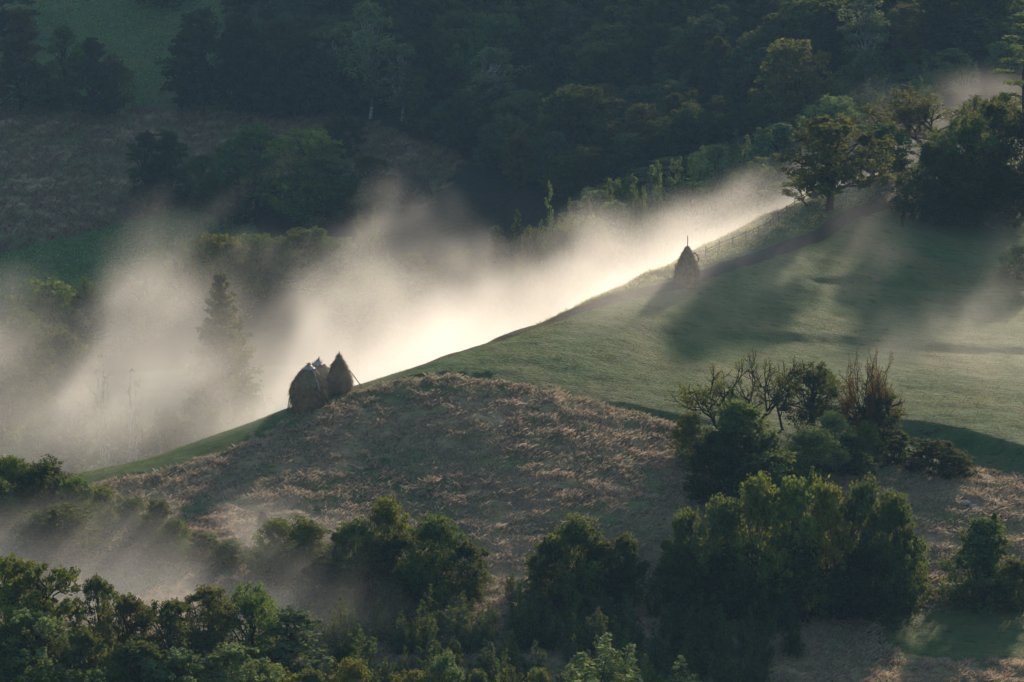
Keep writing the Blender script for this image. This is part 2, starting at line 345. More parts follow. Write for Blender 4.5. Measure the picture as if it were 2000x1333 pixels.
def crown_tree(name,seed,h,w,z0,prof,K,nsub,nleaf,size,lobe=.2,bark='bark',flat=.75,droop=0,lean=0,tr=.035,fork=.35,stems=1,shoots=0):
    g=np.random.default_rng(seed);segs=[];C=[];RAD=[]
    top=np.array([lean*h*.3,0,h*.9])
    if stems==1:
        segs+=limb((0,0,-.6),(lean*h*.1,0,h*fork),h*tr,h*tr*.6,g,4,.03,0);segs+=limb(segs[-1][1],top,h*tr*.6,h*.006,g,5,.05,0)
    for k in range(K):
        t=(k+.5)/K;t=np.clip(t+g.normal(0,.06),0.02,.99);r=np.interp(t,[p[0] for p in prof],[p[1] for p in prof])*w*.5
        a=k*2.4+g.normal(0,.5);rr=r*g.uniform(.45,1.05);z=z0+(h-z0)*t
        L=lobe*w*g.uniform(.6,1.35)*(.75+.4*(1-t));c=np.array([math.cos(a)*max(rr-L*.5,0)+lean*z*.3,math.sin(a)*max(rr-L*.5,0),min(z,h-L*.55)])
        hz=max(min(z*.72,h*.8)*g.uniform(.6,1),h*fork*.55) if stems==1 else -.3
        b0=np.array([lean*hz*.25,0,hz]) if stems==1 else np.array([g.normal(0,w*.05),g.normal(0,w*.05),-.3])
        segs+=limb(b0,c,h*tr*.38*(1.1-t*.6),h*.004,g,4,.05,.25)
        q=g.normal(0,1,(nsub,3));q/=np.linalg.norm(q,axis=1)[:,None];q[:,2]=q[:,2]*flat+.12
        sub=c+q*L*g.uniform(.55,1.05,(nsub,1));C.append(sub);RAD.append(np.full(nsub,L*.42)*g.uniform(.6,1.3,nsub))
        for s_ in sub[:3]: segs+=[(c,s_,h*.004,h*.0015)]
    for k in range(shoots):
        c=C[g.integers(0,len(C))][0]
        if c[2]<h*.5: continue
        L=h*g.uniform(.10,.24);e=c+np.array([g.normal(0,.12)*L,g.normal(0,.12)*L,L]);segs.append((c,e,h*.003,h*.001))
        q=np.linspace(.1,1,7)[:,None];C.append(c+(e-c)*q);RAD.append(np.linspace(.6,.08,7)*h*.07)
    V,t=leaves(np.vstack(C),np.concatenate(RAD),nleaf,size,g,.8,droop)
    return Proto(name,segs,V,t,bark)
OV=[(0,.45),(.15,.85),(.4,1),(.7,.85),(.9,.5),(1,.2)]
COL_=[(0,.35),(.2,.8),(.5,1),(.8,.7),(1,.15)]
CON=[(0,1),(.3,.8),(.6,.5),(.85,.25),(1,.05)]
DOME=[(0,.8),(.3,1),(.6,.95),(.85,.65),(1,.3)]
CON2=[(0,.95),(.3,.9),(.6,.62),(.85,.34),(1,.08)]
BUSH=[(0,.95),(.3,1),(.6,.85),(.85,.5),(1,.2)]
def upright(name,seed,h,w,ns,size,nl=14):
    g=np.random.default_rng(seed);segs=[];C=[];RAD=[]
    for k in range(ns):
        a=g.uniform(0,6.28);r=w*.5*math.sqrt(g.random());hh=h*(1-.5*(r/(w*.5))**1.5)*g.uniform(.75,1.02)
        if k==0: r=0;hh=h
        x,y=math.cos(a)*r,math.sin(a)*r
        s=limb((x*.35,y*.35,-.3),(x,y,hh),h*.010,h*.002,g,5,.02,0);segs+=s
        n=int(10+hh/h*12)
        for t in np.linspace(.08,.98,n):
            spread=(1-t)**.8*w*.23+.05*h*.4;C.append([x*(.35+.65*t)+g.normal(0,spread*.5),y*(.35+.65*t)+g.normal(0,spread*.5),hh*t]);RAD.append(spread*.55+.05)
    V,t=leaves(C,np.array(RAD),nl,size,g,1.3);return Proto(name,segs,V,t)
def spruce(name,seed,h,w,size,tiers=26,gap=0.,bark='bark'):
    g=np.random.default_rng(seed);segs=limb((0,0,-.6),(0,0,h),h*.016,h*.002,g,6,.004,0);C=[];RAD=[]
    for k in range(tiers):
        t=k/tiers;z=h*(.08+.9*t);L=w*.5*(1-t)**.85*g.uniform(.8,1.1)+.15
        for j in range(int(9-4*t)):
            a=j*6.28/(9-4*t)+k*1.3+g.normal(0,.15);l=L*g.uniform(.75,1.15);tip=np.array([math.cos(a)*l,math.sin(a)*l,z-l*.22+.04*h*(t)])
            segs+=[((0,0,z),tip,h*.003,h*.001)]
            for q in np.linspace(.25,1,max(3,int(l*2.2))):
                C.append([tip[0]*q,tip[1]*q,z+(tip[2]-z)*q-(.05*l if q<1 else -.02*l)]);RAD.append(.11*l+.2)
    V,t=leaves(C,np.array(RAD),13,size,g,.4,.8);return Proto(name,segs,V,t,bark)
def pine(name,seed,h,w,size):
    g=np.random.default_rng(seed);segs=limb((0,0,-.6),(.2,0,h*.97),h*.018,h*.004,g,6,.01,0);C=[];RAD=[]
    for k in range(20):
        t=k/20;z=h*(.3+.68*t);a=k*2.4+g.normal(0,.3);l=w*.5*(1-t*.72)*g.uniform(.6,1.1);tip=np.array([math.cos(a)*l,math.sin(a)*l,z+.05*l])
        segs+=limb((0,0,z-.05*l),tip,h*.005,h*.002,g,3,.04,.1)
        for q in (.45,.65,.85,1.): C.append([tip[0]*q+g.normal(0,.15),tip[1]*q+g.normal(0,.15),tip[2]+.12]);RAD.append(.17*l+.2)
    V,t=leaves(C,np.array(RAD),46,size,g,.38);return Proto(name,segs,V,t)
def gnarly(name,seed,h,depth,spread,size,nleaf,rad,stems=2,lean=0.,clump=None,keep=1.,arch=0.):
    """open tree of crooked bare limbs with leaves at the twig ends"""
    g=np.random.default_rng(seed);segs=[];tips=[]
    def grow(p,d,L,r,lv):
        n=4;a=p
        for i in range(n):
            d=d+g.normal(0,.17,3)+np.array([0,0,.10 if lv<2 else .04-arch]);d/=np.linalg.norm(d);b=a+d*L/n;segs.append((a,b,r*(1-.1*i),r*(1-.1*(i+1))));a=b
            if lv>0 and i>=1 and g.random()<.8:
                e=d+g.normal(0,spread,3);e[2]=e[2]*.6+.12;e/=np.linalg.norm(e);grow(a,e,L*g.uniform(.5,.75),r*.55,lv-1)
        if lv==0: tips.append(a);tips.append(a-d*L*.4)
        else:
            for _ in range(2):
                e=d+g.normal(0,spread*.8,3);e/=np.linalg.norm(e);grow(a,e,L*g.uniform(.6,.8),r*.6,lv-1)
    for s in range(stems):
        a=6.28*s/stems+g.normal(0,.4);grow(np.array([0,0,-.4]),np.array([math.cos(a)*.35+lean,math.sin(a)*.35,1.]),h*.36,h*.026,depth)
    tp=np.array(tips);k=h/tp[:,2].max();tp=tp*k;segs=[(x*k,y*k,r,q) for x,y,r,q in segs]
    L=tp[g.random(len(tp))<keep]
    V,t=leaves(L,np.full(len(L),rad),nleaf,size,g);P=Proto(name,segs,V,t)
    P.h=h;lo,hi=np.percentile(tp[:,0],[1,99]);P.w=hi-lo;P.cx=(lo+hi)/2;return P
PR={}
def reg(k,*p): PR[k]=list(p)
reg('round',*[crown_tree('round',s,9,8,1.2,DOME,30,11,40,.14,.17,shoots=0) for s in (1,2,3)])
reg('bush',*[crown_tree('bush',s,5,5.2,.2,BUSH,30,12,40,.10,.18,stems=0,tr=.02,shoots=4) for s in (11,12,13,14)])
reg('cone',crown_tree('cone',17,6,4.8,.1,CON2,40,11,38,.10,.16,stems=0,tr=.02,shoots=10))
reg('shrub',*[crown_tree('shrub',s,3,3.2,.1,BUSH,16,9,34,.10,.2,stems=0,tr=.02) for s in (21,22)])
reg('upright',*[upright('upright',s,6,3.6,11,.11,22) for s in (31,32,33,34)])
reg('tall',*[crown_tree('tall',s,18,9.5,2.5,OV,38,10,22,.30,.17,fork=.3,tr=.02) for s in (41,42,43)])
reg('wide',*[crown_tree('wide',s,15,14,2,DOME,42,10,22,.32,.15,tr=.022) for s in (51,52)])
reg('column',*[crown_tree('column',s,17,6.5,1.5,COL_,34,9,22,.27,.2,tr=.018) for s in (61,62)])
reg('birch',*[crown_tree('birch',s,18,7,4,COL_,36,9,24,.20,.16,'birch',droop=2.2,tr=.012,fork=.5) for s in (71,72)])
reg('thinbirch',*[crown_tree('thinbirch',s,18,5,7,OV,12,4,9,.10,.16,'birch',tr=.010,fork=.7) for s in (75,76)])
reg('conic',*[crown_tree('conic',s,14,8.5,.8,CON,44,9,26,.24,.14,tr=.02) for s in (81,82)])
reg('spruce',spruce('spruce',91,19,12.5,.26,30))
reg('pine',pine('pine',95,16,9,.16))
reg('oak',crown_tree('oak',101,11,10,2.6,DOME,40,12,34,.17,.13,tr=.04,fork=.22),crown_tree('oak',102,9,7,2.2,DOME,30,11,34,.16,.15,tr=.032,lean=-.4,fork=.25))
reg('gnarl',gnarly('gnarl',111,9,3,.8,.12,12,.36,2,-.25,keep=.75),gnarly('gnarl',112,9,3,.6,.11,5,.3,1,0,keep=.5))
reg('twist',gnarly('twist',115,12,3,.6,.16,26,.7,3,-.2,keep=.8))
reg('limbs',gnarly('limbs',117,5,3,.6,.13,22,.35,1,-.9,keep=.8))
reg('bramble',gnarly('bramble',121,7,3,.6,.10,9,.35,6,0,keep=.65,arch=.12))
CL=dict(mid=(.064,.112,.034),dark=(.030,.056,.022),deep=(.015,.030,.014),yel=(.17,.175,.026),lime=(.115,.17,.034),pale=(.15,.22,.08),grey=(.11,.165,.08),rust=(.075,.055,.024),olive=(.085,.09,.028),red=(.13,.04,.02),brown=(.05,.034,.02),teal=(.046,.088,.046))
NM=dict(round='broadleaf_tree',bush='bush',shrub='shrub',upright='sapling',tall='broadleaf_tree',wide='broadleaf_tree',column='broadleaf_tree',birch='birch_tree',thinbirch='birch_tree',conic='broadleaf_tree',spruce='spruce_tree',pine='pine_tree',oak='fruit_tree',gnarl='old_tree',twist='old_tree',limbs='leaning_tree',bramble='thorn_bush')
NM['cone']='bush'
CAT=dict(cone='bush',bush='bush',shrub='shrub',upright='sapling',bramble='bush')
rnd=random.Random(4)
PLACED=[]
def tree(kind,u,vt,wpx,at,col,label,group=None,var=None,rot=None):
    """at>0: forward distance of the trunk; at<0: pixel row of its foot (far slope when below -10000)"""
    if at>0:
        y=at;z=-80
        for _ in range(5):
            x=(u-1000)/FP*(y*CP-z*SP);z=float(zbase(x,y))
    else:
        far=at<-5000;p=hit(u,-(at+10000) if far else -at,478. if far else 200.)
        if p is None: return None
        x,y,_=p
    z=gz(x,y);e=math.tan(elev(vt));ztop=-y*e;wpx*=.9 if kind=='bush' else 1;H=max(ztop-z,.8);dep=y*CP-z*SP;W=wpx*dep/FP
    P=PR[kind];P=P[var if var is not None else rnd.randrange(len(P))]
    s=H/P.h;sw=W/P.w
    r=obj(NM[kind],None);r.location=(x-(P.cx*sw if rot==0 else 0),y,z);r.rotation_euler=(0,0,rnd.uniform(0,6.28) if rot is None else rot);r.scale=(sw,sw,s)
    r['label']=label;r['category']=CAT.get(kind,'tree')
    if group: r['group']=group
    t=obj('trunk',P.trunk,r);c=obj('crown',P.crown,r)
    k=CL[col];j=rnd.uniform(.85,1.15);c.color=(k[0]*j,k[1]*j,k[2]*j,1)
    PLACED.append((u,vt,wpx,label,r));return r
# ---------------- trees and bushes, one by one ----------------
F_=lambda v:-(10000+v)
N_=lambda v:-v
T=[# bottom left, nearest trees
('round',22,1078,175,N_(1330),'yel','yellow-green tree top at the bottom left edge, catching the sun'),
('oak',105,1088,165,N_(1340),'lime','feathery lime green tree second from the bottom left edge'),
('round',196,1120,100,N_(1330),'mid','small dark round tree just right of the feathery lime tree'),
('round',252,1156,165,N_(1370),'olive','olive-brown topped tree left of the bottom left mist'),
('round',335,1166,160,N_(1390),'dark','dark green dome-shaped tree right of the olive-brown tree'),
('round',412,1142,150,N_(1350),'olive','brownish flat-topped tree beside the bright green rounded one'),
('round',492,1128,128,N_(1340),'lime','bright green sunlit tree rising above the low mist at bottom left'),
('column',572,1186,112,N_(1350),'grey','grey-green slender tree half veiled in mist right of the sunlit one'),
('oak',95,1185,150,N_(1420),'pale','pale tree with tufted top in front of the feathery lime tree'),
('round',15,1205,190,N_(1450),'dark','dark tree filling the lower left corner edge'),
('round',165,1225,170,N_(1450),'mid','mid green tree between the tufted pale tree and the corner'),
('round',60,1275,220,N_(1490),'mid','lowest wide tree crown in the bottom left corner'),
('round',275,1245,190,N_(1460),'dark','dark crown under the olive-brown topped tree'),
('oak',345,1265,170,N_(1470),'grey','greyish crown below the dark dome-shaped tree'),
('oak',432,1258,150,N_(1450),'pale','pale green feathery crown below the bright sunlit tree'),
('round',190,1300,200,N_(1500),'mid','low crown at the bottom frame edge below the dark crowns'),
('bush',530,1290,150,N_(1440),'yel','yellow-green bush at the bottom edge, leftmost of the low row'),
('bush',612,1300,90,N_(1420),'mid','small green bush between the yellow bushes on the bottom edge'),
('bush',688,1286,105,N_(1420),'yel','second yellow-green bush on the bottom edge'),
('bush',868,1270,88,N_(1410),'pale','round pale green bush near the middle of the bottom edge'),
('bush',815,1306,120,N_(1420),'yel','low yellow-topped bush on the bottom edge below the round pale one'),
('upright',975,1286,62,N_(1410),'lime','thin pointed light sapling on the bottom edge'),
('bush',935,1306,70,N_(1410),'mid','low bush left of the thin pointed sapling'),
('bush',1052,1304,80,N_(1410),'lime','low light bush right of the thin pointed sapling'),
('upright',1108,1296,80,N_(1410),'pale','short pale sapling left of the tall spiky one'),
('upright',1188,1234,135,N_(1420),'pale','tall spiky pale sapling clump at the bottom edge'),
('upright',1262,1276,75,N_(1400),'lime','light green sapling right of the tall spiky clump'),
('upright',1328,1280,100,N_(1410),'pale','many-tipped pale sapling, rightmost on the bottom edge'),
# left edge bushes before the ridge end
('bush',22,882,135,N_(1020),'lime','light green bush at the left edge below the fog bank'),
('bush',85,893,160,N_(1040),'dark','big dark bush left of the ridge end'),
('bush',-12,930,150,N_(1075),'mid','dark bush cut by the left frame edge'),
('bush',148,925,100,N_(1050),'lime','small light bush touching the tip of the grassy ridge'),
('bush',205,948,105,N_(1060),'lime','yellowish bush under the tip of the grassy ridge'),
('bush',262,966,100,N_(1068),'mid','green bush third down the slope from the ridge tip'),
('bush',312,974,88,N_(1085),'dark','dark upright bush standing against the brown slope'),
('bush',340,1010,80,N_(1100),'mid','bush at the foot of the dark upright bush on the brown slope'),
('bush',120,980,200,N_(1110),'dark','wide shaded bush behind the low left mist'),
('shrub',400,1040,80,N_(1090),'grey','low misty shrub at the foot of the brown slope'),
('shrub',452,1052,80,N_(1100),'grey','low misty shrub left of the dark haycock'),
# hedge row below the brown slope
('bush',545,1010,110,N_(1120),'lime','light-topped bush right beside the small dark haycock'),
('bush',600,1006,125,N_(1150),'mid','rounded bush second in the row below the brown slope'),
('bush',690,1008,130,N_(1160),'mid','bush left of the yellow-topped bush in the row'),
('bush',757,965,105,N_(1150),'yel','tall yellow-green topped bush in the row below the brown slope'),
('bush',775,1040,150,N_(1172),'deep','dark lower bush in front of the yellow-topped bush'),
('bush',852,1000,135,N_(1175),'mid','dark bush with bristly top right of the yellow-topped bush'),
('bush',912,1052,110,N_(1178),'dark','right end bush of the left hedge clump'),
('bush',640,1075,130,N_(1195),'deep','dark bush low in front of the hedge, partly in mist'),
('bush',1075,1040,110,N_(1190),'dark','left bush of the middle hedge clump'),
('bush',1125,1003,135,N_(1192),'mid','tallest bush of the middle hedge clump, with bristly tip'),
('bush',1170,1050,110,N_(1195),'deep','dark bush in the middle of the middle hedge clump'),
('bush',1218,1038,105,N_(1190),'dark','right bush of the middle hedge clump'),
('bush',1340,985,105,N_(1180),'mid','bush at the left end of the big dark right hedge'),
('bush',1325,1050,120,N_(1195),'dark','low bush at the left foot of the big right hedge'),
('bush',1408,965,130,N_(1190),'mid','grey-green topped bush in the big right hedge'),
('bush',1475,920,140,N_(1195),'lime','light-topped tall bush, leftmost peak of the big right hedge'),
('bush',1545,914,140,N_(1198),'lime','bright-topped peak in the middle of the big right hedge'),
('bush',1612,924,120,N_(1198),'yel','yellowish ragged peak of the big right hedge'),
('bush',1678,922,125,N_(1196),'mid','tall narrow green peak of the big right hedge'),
('bush',1738,955,125,N_(1190),'mid','dark bush at the right end of the big right hedge'),
('bush',1765,1020,90,N_(1190),'dark','low bush closing the right hedge on its right'),
('bush',1440,1050,160,N_(1205),'deep','dark hollow bush under the leftmost peak of the right hedge'),
('bush',1560,1045,180,N_(1208),'deep','widest dark bush low in the middle of the right hedge'),
('bush',1680,1060,160,N_(1205),'deep','dark bush low on the right side of the right hedge'),
('cone',1918,1003,135,N_(1185),'mid','lone cone-shaped bush at the right, apart from the hedge'),
('bush',1988,1085,110,N_(1190),'mid','small bush at the right frame edge beside the cone-shaped one'),
# middle clump on the slope
('gnarl',1415,698,135,N_(850),'yel','left open tree with crooked bare limbs and sparse yellow leaves'),
('gnarl',1466,688,120,N_(845),'olive','thin upright tree with mostly bare twigs rising from the ivy mound'),
('bush',1440,768,160,N_(965),'mid','big ivy-like mound under the two bare-limbed trees'),
('bush',1400,830,150,N_(985),'deep','dark left flank bush of the ivy-like mound'),
('bush',1490,850,150,N_(975),'dark','dark right flank bush of the ivy-like mound'),
('bush',1345,800,85,N_(900),'yel','yellow-green bush spilling left of the ivy-like mound'),
('gnarl',1532,696,120,N_(842),'yel','golden-leaved thin tree leaning beside the dark round tree'),
('round',1585,700,120,N_(848),'dark','dark round-headed tree in the middle of the slope clump'),
('bramble',1697,685,155,N_(868),'red','dead thorny bush with bare arching twigs and reddish leaves'),
('bush',1712,740,95,N_(875),'deep','dark bush at the foot of the dead thorny bush'),
('bush',1585,830,130,N_(945),'pale','light green feathery bush below the dark round-headed tree'),
('bush',1625,800,90,N_(905),'pale','feathery bush between the round-headed tree and the thorny bush'),
('bush',1690,820,62,N_(895),'lime','small bright bush below the dead thorny bush'),
('shrub',1655,850,110,N_(925),'dark','dark low shrub right of the light feathery bush'),
('shrub',1755,842,110,N_(895),'deep','low dark shrub under the grassy bank, left end'),
('shrub',1820,858,120,N_(905),'deep','low dark shrub under the grassy bank, middle'),
('shrub',1870,880,80,N_(915),'dark','low dark shrub under the grassy bank, right end'),
('bush',1988,476,75,N_(542),'grey','small grey-green bush alone on the meadow at the right edge'),
# upper right on the crest
('oak',1622,222,190,405,'olive','sunlit spreading fruit tree on the crest, left of its neighbour'),
('limbs',1580,352,85,407,'mid','low branch tree reaching left under the spreading fruit tree'),
('oak',1698,242,125,425,'mid','second fruit tree on the crest with a thick bare trunk'),
('oak',1726,288,88,428,'dark','small leaning tree on the crest beside the track'),
('twist',1830,168,190,440,'olive','large crooked tree with bare twisting limbs on its left side'),
('bush',1822,270,150,N_(425),'dark','dark bush mass right where the track leaves the crest'),
('bush',1870,315,160,N_(435),'deep','shaded bush at the lower edge of the dark grove'),
('round',1885,215,130,N_(400),'mid','dark green tree between the twisted tree and the black grove tree'),
('round',1940,192,150,N_(410),'deep','blackish tree of the grove at upper right'),
('round',2000,205,150,N_(420),'deep','dark grove tree cut by the right frame edge'),
('bush',1945,320,180,N_(438),'deep','dark bush at the foot of the blackish grove tree'),
('pine',1998,18,105,472,'lime','pale sunlit pine at the right frame edge above the grove'),
('shrub',1960,178,90,478,'lime','sunlit shrub left of the pale pine foot'),
('shrub',1905,190,70,478,'lime','sunlit shrub behind the blackish grove tree'),
# valley behind the crest
('spruce',440,531,225,396,'dark','dark spruce with drooping tiers rising out of the bright fog'),
('thinbirch',212,690,50,372,'grey','thin white-trunked birch in the grey fog, left one'),
('thinbirch',262,720,44,374,'grey','thin white-trunked birch in the grey fog, right one'),
('round',55,600,120,455,'mid','tree fading into fog near the left edge'),
('wide',100,545,150,470,'lime','broad sunlit tree in the valley near the left edge'),
('round',175,542,120,474,'mid','rounded sunlit tree right of the broad valley tree'),
('round',238,530,110,480,'lime','lime green tree third in the valley tree line'),
('round',290,508,100,484,'mid','tree fourth in the valley tree line, above the fog'),
('round',345,468,105,490,'mid','taller dark green tree in the valley tree line above the fog'),
('wide',425,455,130,488,'yel','pale yellowish tree glowing in the rising fog'),
('wide',500,455,120,496,'lime','hazy tree right of the pale yellowish one'),
('wide',590,444,150,500,'yel','flat yellow-topped trees edge above the fog centre left'),
('wide',662,462,110,498,'lime','hazy tree on the right of the yellow-topped one'),
('round',130,640,160,435,'dark','shaded tree low in the fog at the left'),
('round',700,520,160,470,'olive','faint olive tree above the brightest fog'),
('round',800,490,120,490,'mid','faint rounded tree in wisps above the bright fog'),
('conic',970,440,80,490,'dark','small dark pointed tree above the middle fog'),
('round',900,480,110,485,'dark','faint dark tree left of the small pointed one'),
('column',150,760,120,395,'dark','dark tree in the shaded fog behind the ridge tip'),
('round',330,790,130,385,'dark','dark low tree behind the ridge in grey fog'),
('round',85,800,130,392,'mid','dark bushy tree behind the ridge tip, left of the thin birches'),
('round',255,785,120,388,'dark','dark bushy tree behind the ridge, right of the thin birches'),
('round',420,800,110,380,'dark','dark bushy tree low in fog near the haystacks'),
('round',20,700,150,420,'dark','dark tree in the grey fog at the left edge'),
('upright',700,406,45,500,'mid','left one of two small pointed trees at the fog edge'),
('upright',733,404,50,500,'mid','right one of two small pointed trees at the fog edge'),
# young pale trees behind the crest
('upright',1010,408,75,495,'dark','dark young tree at the left end of the young wood'),
('upright',1072,352,62,498,'pale','pale pointed young tree leading the young wood'),
('upright',1112,385,62,492,'grey','young tree right of the pale pointed one'),
('upright',1150,372,58,494,'grey','small pointed young tree in a gap of the young wood'),
('upright',1190,348,75,496,'mid','full young tree above the middle of the fog slope'),
('upright',1236,338,70,496,'grey','slim grey-green young tree in the young wood'),
('upright',1283,312,72,496,'pale','tall pale young tree in the middle of the young wood'),
('upright',1325,305,70,496,'grey','young tree right of the tall pale one'),
('upright',1368,282,78,497,'pale','very pale young tree above the single haystack'),
('upright',1413,285,75,497,'grey','young tree third from the right end of the young wood'),
('upright',1455,262,80,498,'grey','second young tree from the right end of the young wood'),
('upright',1500,252,85,499,'grey','rightmost young tree before the crest fruit trees'),
('bush',1095,425,90,480,'mid','rounded green bush in the mist under the young wood'),
('bush',1165,420,90,478,'mid','green bush in the mist right of the rounded one'),
('bush',1040,440,80,482,'olive','brownish bush at the misty foot of the young wood'),
# far slope, single trees
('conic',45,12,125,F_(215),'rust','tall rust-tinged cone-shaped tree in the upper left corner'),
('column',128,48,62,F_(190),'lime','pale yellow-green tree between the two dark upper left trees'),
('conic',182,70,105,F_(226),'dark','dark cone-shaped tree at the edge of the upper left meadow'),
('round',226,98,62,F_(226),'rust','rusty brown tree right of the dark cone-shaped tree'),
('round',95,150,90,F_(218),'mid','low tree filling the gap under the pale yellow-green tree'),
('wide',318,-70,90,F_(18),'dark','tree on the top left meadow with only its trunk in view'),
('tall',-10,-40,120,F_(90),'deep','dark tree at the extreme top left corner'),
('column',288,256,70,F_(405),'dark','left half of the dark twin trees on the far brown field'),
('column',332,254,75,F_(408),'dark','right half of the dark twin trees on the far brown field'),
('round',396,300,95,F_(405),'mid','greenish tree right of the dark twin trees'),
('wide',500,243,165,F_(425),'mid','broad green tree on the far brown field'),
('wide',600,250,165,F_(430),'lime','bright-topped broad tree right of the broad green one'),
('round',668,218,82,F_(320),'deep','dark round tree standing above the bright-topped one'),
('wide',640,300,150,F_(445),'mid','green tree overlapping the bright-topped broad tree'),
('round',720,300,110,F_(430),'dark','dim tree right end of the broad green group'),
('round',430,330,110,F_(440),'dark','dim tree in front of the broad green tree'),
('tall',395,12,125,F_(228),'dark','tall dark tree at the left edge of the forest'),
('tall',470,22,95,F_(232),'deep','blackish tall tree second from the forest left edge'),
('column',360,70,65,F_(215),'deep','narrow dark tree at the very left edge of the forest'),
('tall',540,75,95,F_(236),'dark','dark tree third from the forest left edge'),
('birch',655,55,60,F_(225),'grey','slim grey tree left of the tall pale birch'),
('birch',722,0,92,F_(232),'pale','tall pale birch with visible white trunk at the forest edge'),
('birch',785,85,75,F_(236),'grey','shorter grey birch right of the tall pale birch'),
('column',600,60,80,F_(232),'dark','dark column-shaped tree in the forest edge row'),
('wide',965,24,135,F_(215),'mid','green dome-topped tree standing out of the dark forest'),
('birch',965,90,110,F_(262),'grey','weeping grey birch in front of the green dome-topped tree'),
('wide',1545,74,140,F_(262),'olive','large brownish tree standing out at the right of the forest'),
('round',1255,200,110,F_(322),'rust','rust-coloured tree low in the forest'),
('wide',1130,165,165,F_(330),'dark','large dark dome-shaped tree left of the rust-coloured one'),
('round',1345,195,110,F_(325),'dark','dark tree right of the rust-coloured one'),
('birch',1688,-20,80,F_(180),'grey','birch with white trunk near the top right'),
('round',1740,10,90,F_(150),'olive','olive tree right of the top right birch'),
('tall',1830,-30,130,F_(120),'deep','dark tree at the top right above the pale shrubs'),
]
for t in T: tree(*t[:6],t[6])
# growth repeated many times: every plant its own object, named by its neighbours
def near_label(u,v,kind,lm):
    c=sorted(lm,key=lambda p:(p[0]-u)**2+(p[1]-v)**2)
    for p in c:
        dx,dy=u-p[0],v-p[1];a=math.degrees(math.atan2(-dy,dx))%360
        d=['right of','above and right of','above','above and left of','left of','below and left of','below','below and right of'][int((a+22.5)//45)%8]
        for q in ('','further '):
            s=f'{kind}, {q}{d} {p[2]}'
            if s not in USED: USED.add(s);return s
    return kind
USED=set()
LM=[(395,110,'the forest left edge'),(722,100,'the tall pale birch'),(965,70,'the green dome-topped tree'),(965,200,'the weeping grey birch'),(1255,260,'the rust-coloured tree'),(1130,240,'the large dark dome-shaped tree'),(1545,160,'the large brownish tree'),(1688,60,'the white-trunked top right birch'),(1360,300,'the very pale young tree'),(1190,20,'the top frame edge centre'),(1450,20,'the top edge of the forest')]
g=np.random.default_rng(77);spots=[]
for v in np.arange(40,430,27):
    for u in np.arange(500,1980,66):
        uu=u+g.uniform(-26,26);vv=v+g.uniform(-12,12)
        lim=235 if uu<760 else 245+(uu-760)*.5 if uu<1100 else 415-(uu-1100)*.32
        if vv>lim or (uu>1600 and vv>200-(uu-1600)*.36) : continue
        spots.append((uu,vv))
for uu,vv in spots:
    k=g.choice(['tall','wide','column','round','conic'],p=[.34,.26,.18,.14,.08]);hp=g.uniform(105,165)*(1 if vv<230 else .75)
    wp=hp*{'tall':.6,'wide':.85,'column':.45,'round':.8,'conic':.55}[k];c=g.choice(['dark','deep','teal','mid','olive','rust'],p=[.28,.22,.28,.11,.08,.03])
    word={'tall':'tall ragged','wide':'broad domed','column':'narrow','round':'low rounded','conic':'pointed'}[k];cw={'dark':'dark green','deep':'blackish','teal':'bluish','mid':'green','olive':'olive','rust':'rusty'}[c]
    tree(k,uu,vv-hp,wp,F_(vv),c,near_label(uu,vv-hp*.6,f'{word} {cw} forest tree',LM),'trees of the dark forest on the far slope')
LS=[(1740,130,'the olive tree at top right'),(1850,60,'the dark top right tree'),(1998,60,'the pale pine'),(1620,220,'the spreading fruit tree'),(1830,170,'the large crooked tree')]
for vv,u0,u1 in ((60,1900,2020),(100,1850,2020),(130,1780,2010),(160,1690,1950),(190,1640,1900),(215,1590,1800)):
    for u in np.arange(u0,u1,52):
        uu=u+g.uniform(-18,18);v2=vv+g.uniform(-8,8);hp=g.uniform(55,80)
        tree(g.choice(['upright','column','round'],p=[.4,.3,.3]),uu,v2-hp,hp*.95,F_(v2),g.choice(['grey','pale','mid']),near_label(uu,v2-30,'young thicket tree',LS),'saplings of the pale thicket at top right')
LY=[(1072,380,'the pale pointed young tree'),(1283,340,'the tall pale young tree'),(1368,310,'the very pale young tree'),(1500,280,'the rightmost young tree'),(1545,160,'the large brownish tree')]
for k,(ya,u0,u1,st) in enumerate([(505,1130,1600,44),(520,1200,1660,50),(487,1080,1500,56)]):
    for u in np.arange(u0,u1,st):
        uu=u+g.uniform(-14,14);vt=np.interp(uu,[1000,1250,1450,1680],[425,335,270,195])+(-14*k if k<2 else 45)+g.uniform(-14,14)
        tree(g.choice(['upright','column','round'],p=[.45,.35,.2]),uu,vt,g.uniform(75,115),ya+g.uniform(-4,4),g.choice(['pale','grey','mid']),near_label(uu,vt+25,'pale young tree',LY),'saplings of the young wood behind the crest')
LD=[(757,1060,'the yellow-topped hedge bush'),(868,1290,'the round pale bottom bush'),(1125,1100,'the middle hedge clump'),(1188,1270,'the tall spiky clump'),(975,1300,'the thin pointed sapling'),(1440,1150,'the big right hedge'),(572,1230,'the misty slender tree'),(1560,1150,'the widest hedge bush'),(688,1290,'the second yellow bottom bush')]
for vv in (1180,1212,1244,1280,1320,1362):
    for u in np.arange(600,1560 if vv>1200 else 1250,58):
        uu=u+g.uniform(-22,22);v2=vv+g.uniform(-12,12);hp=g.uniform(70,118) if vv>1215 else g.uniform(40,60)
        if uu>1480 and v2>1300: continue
        tree('upright',uu,v2-hp,hp*.62,N_(v2),g.choice(['teal','dark','mid']),near_label(uu,v2-50,'dim sapling in the hollow',LD),'saplings in the shaded hollow below the hedge')
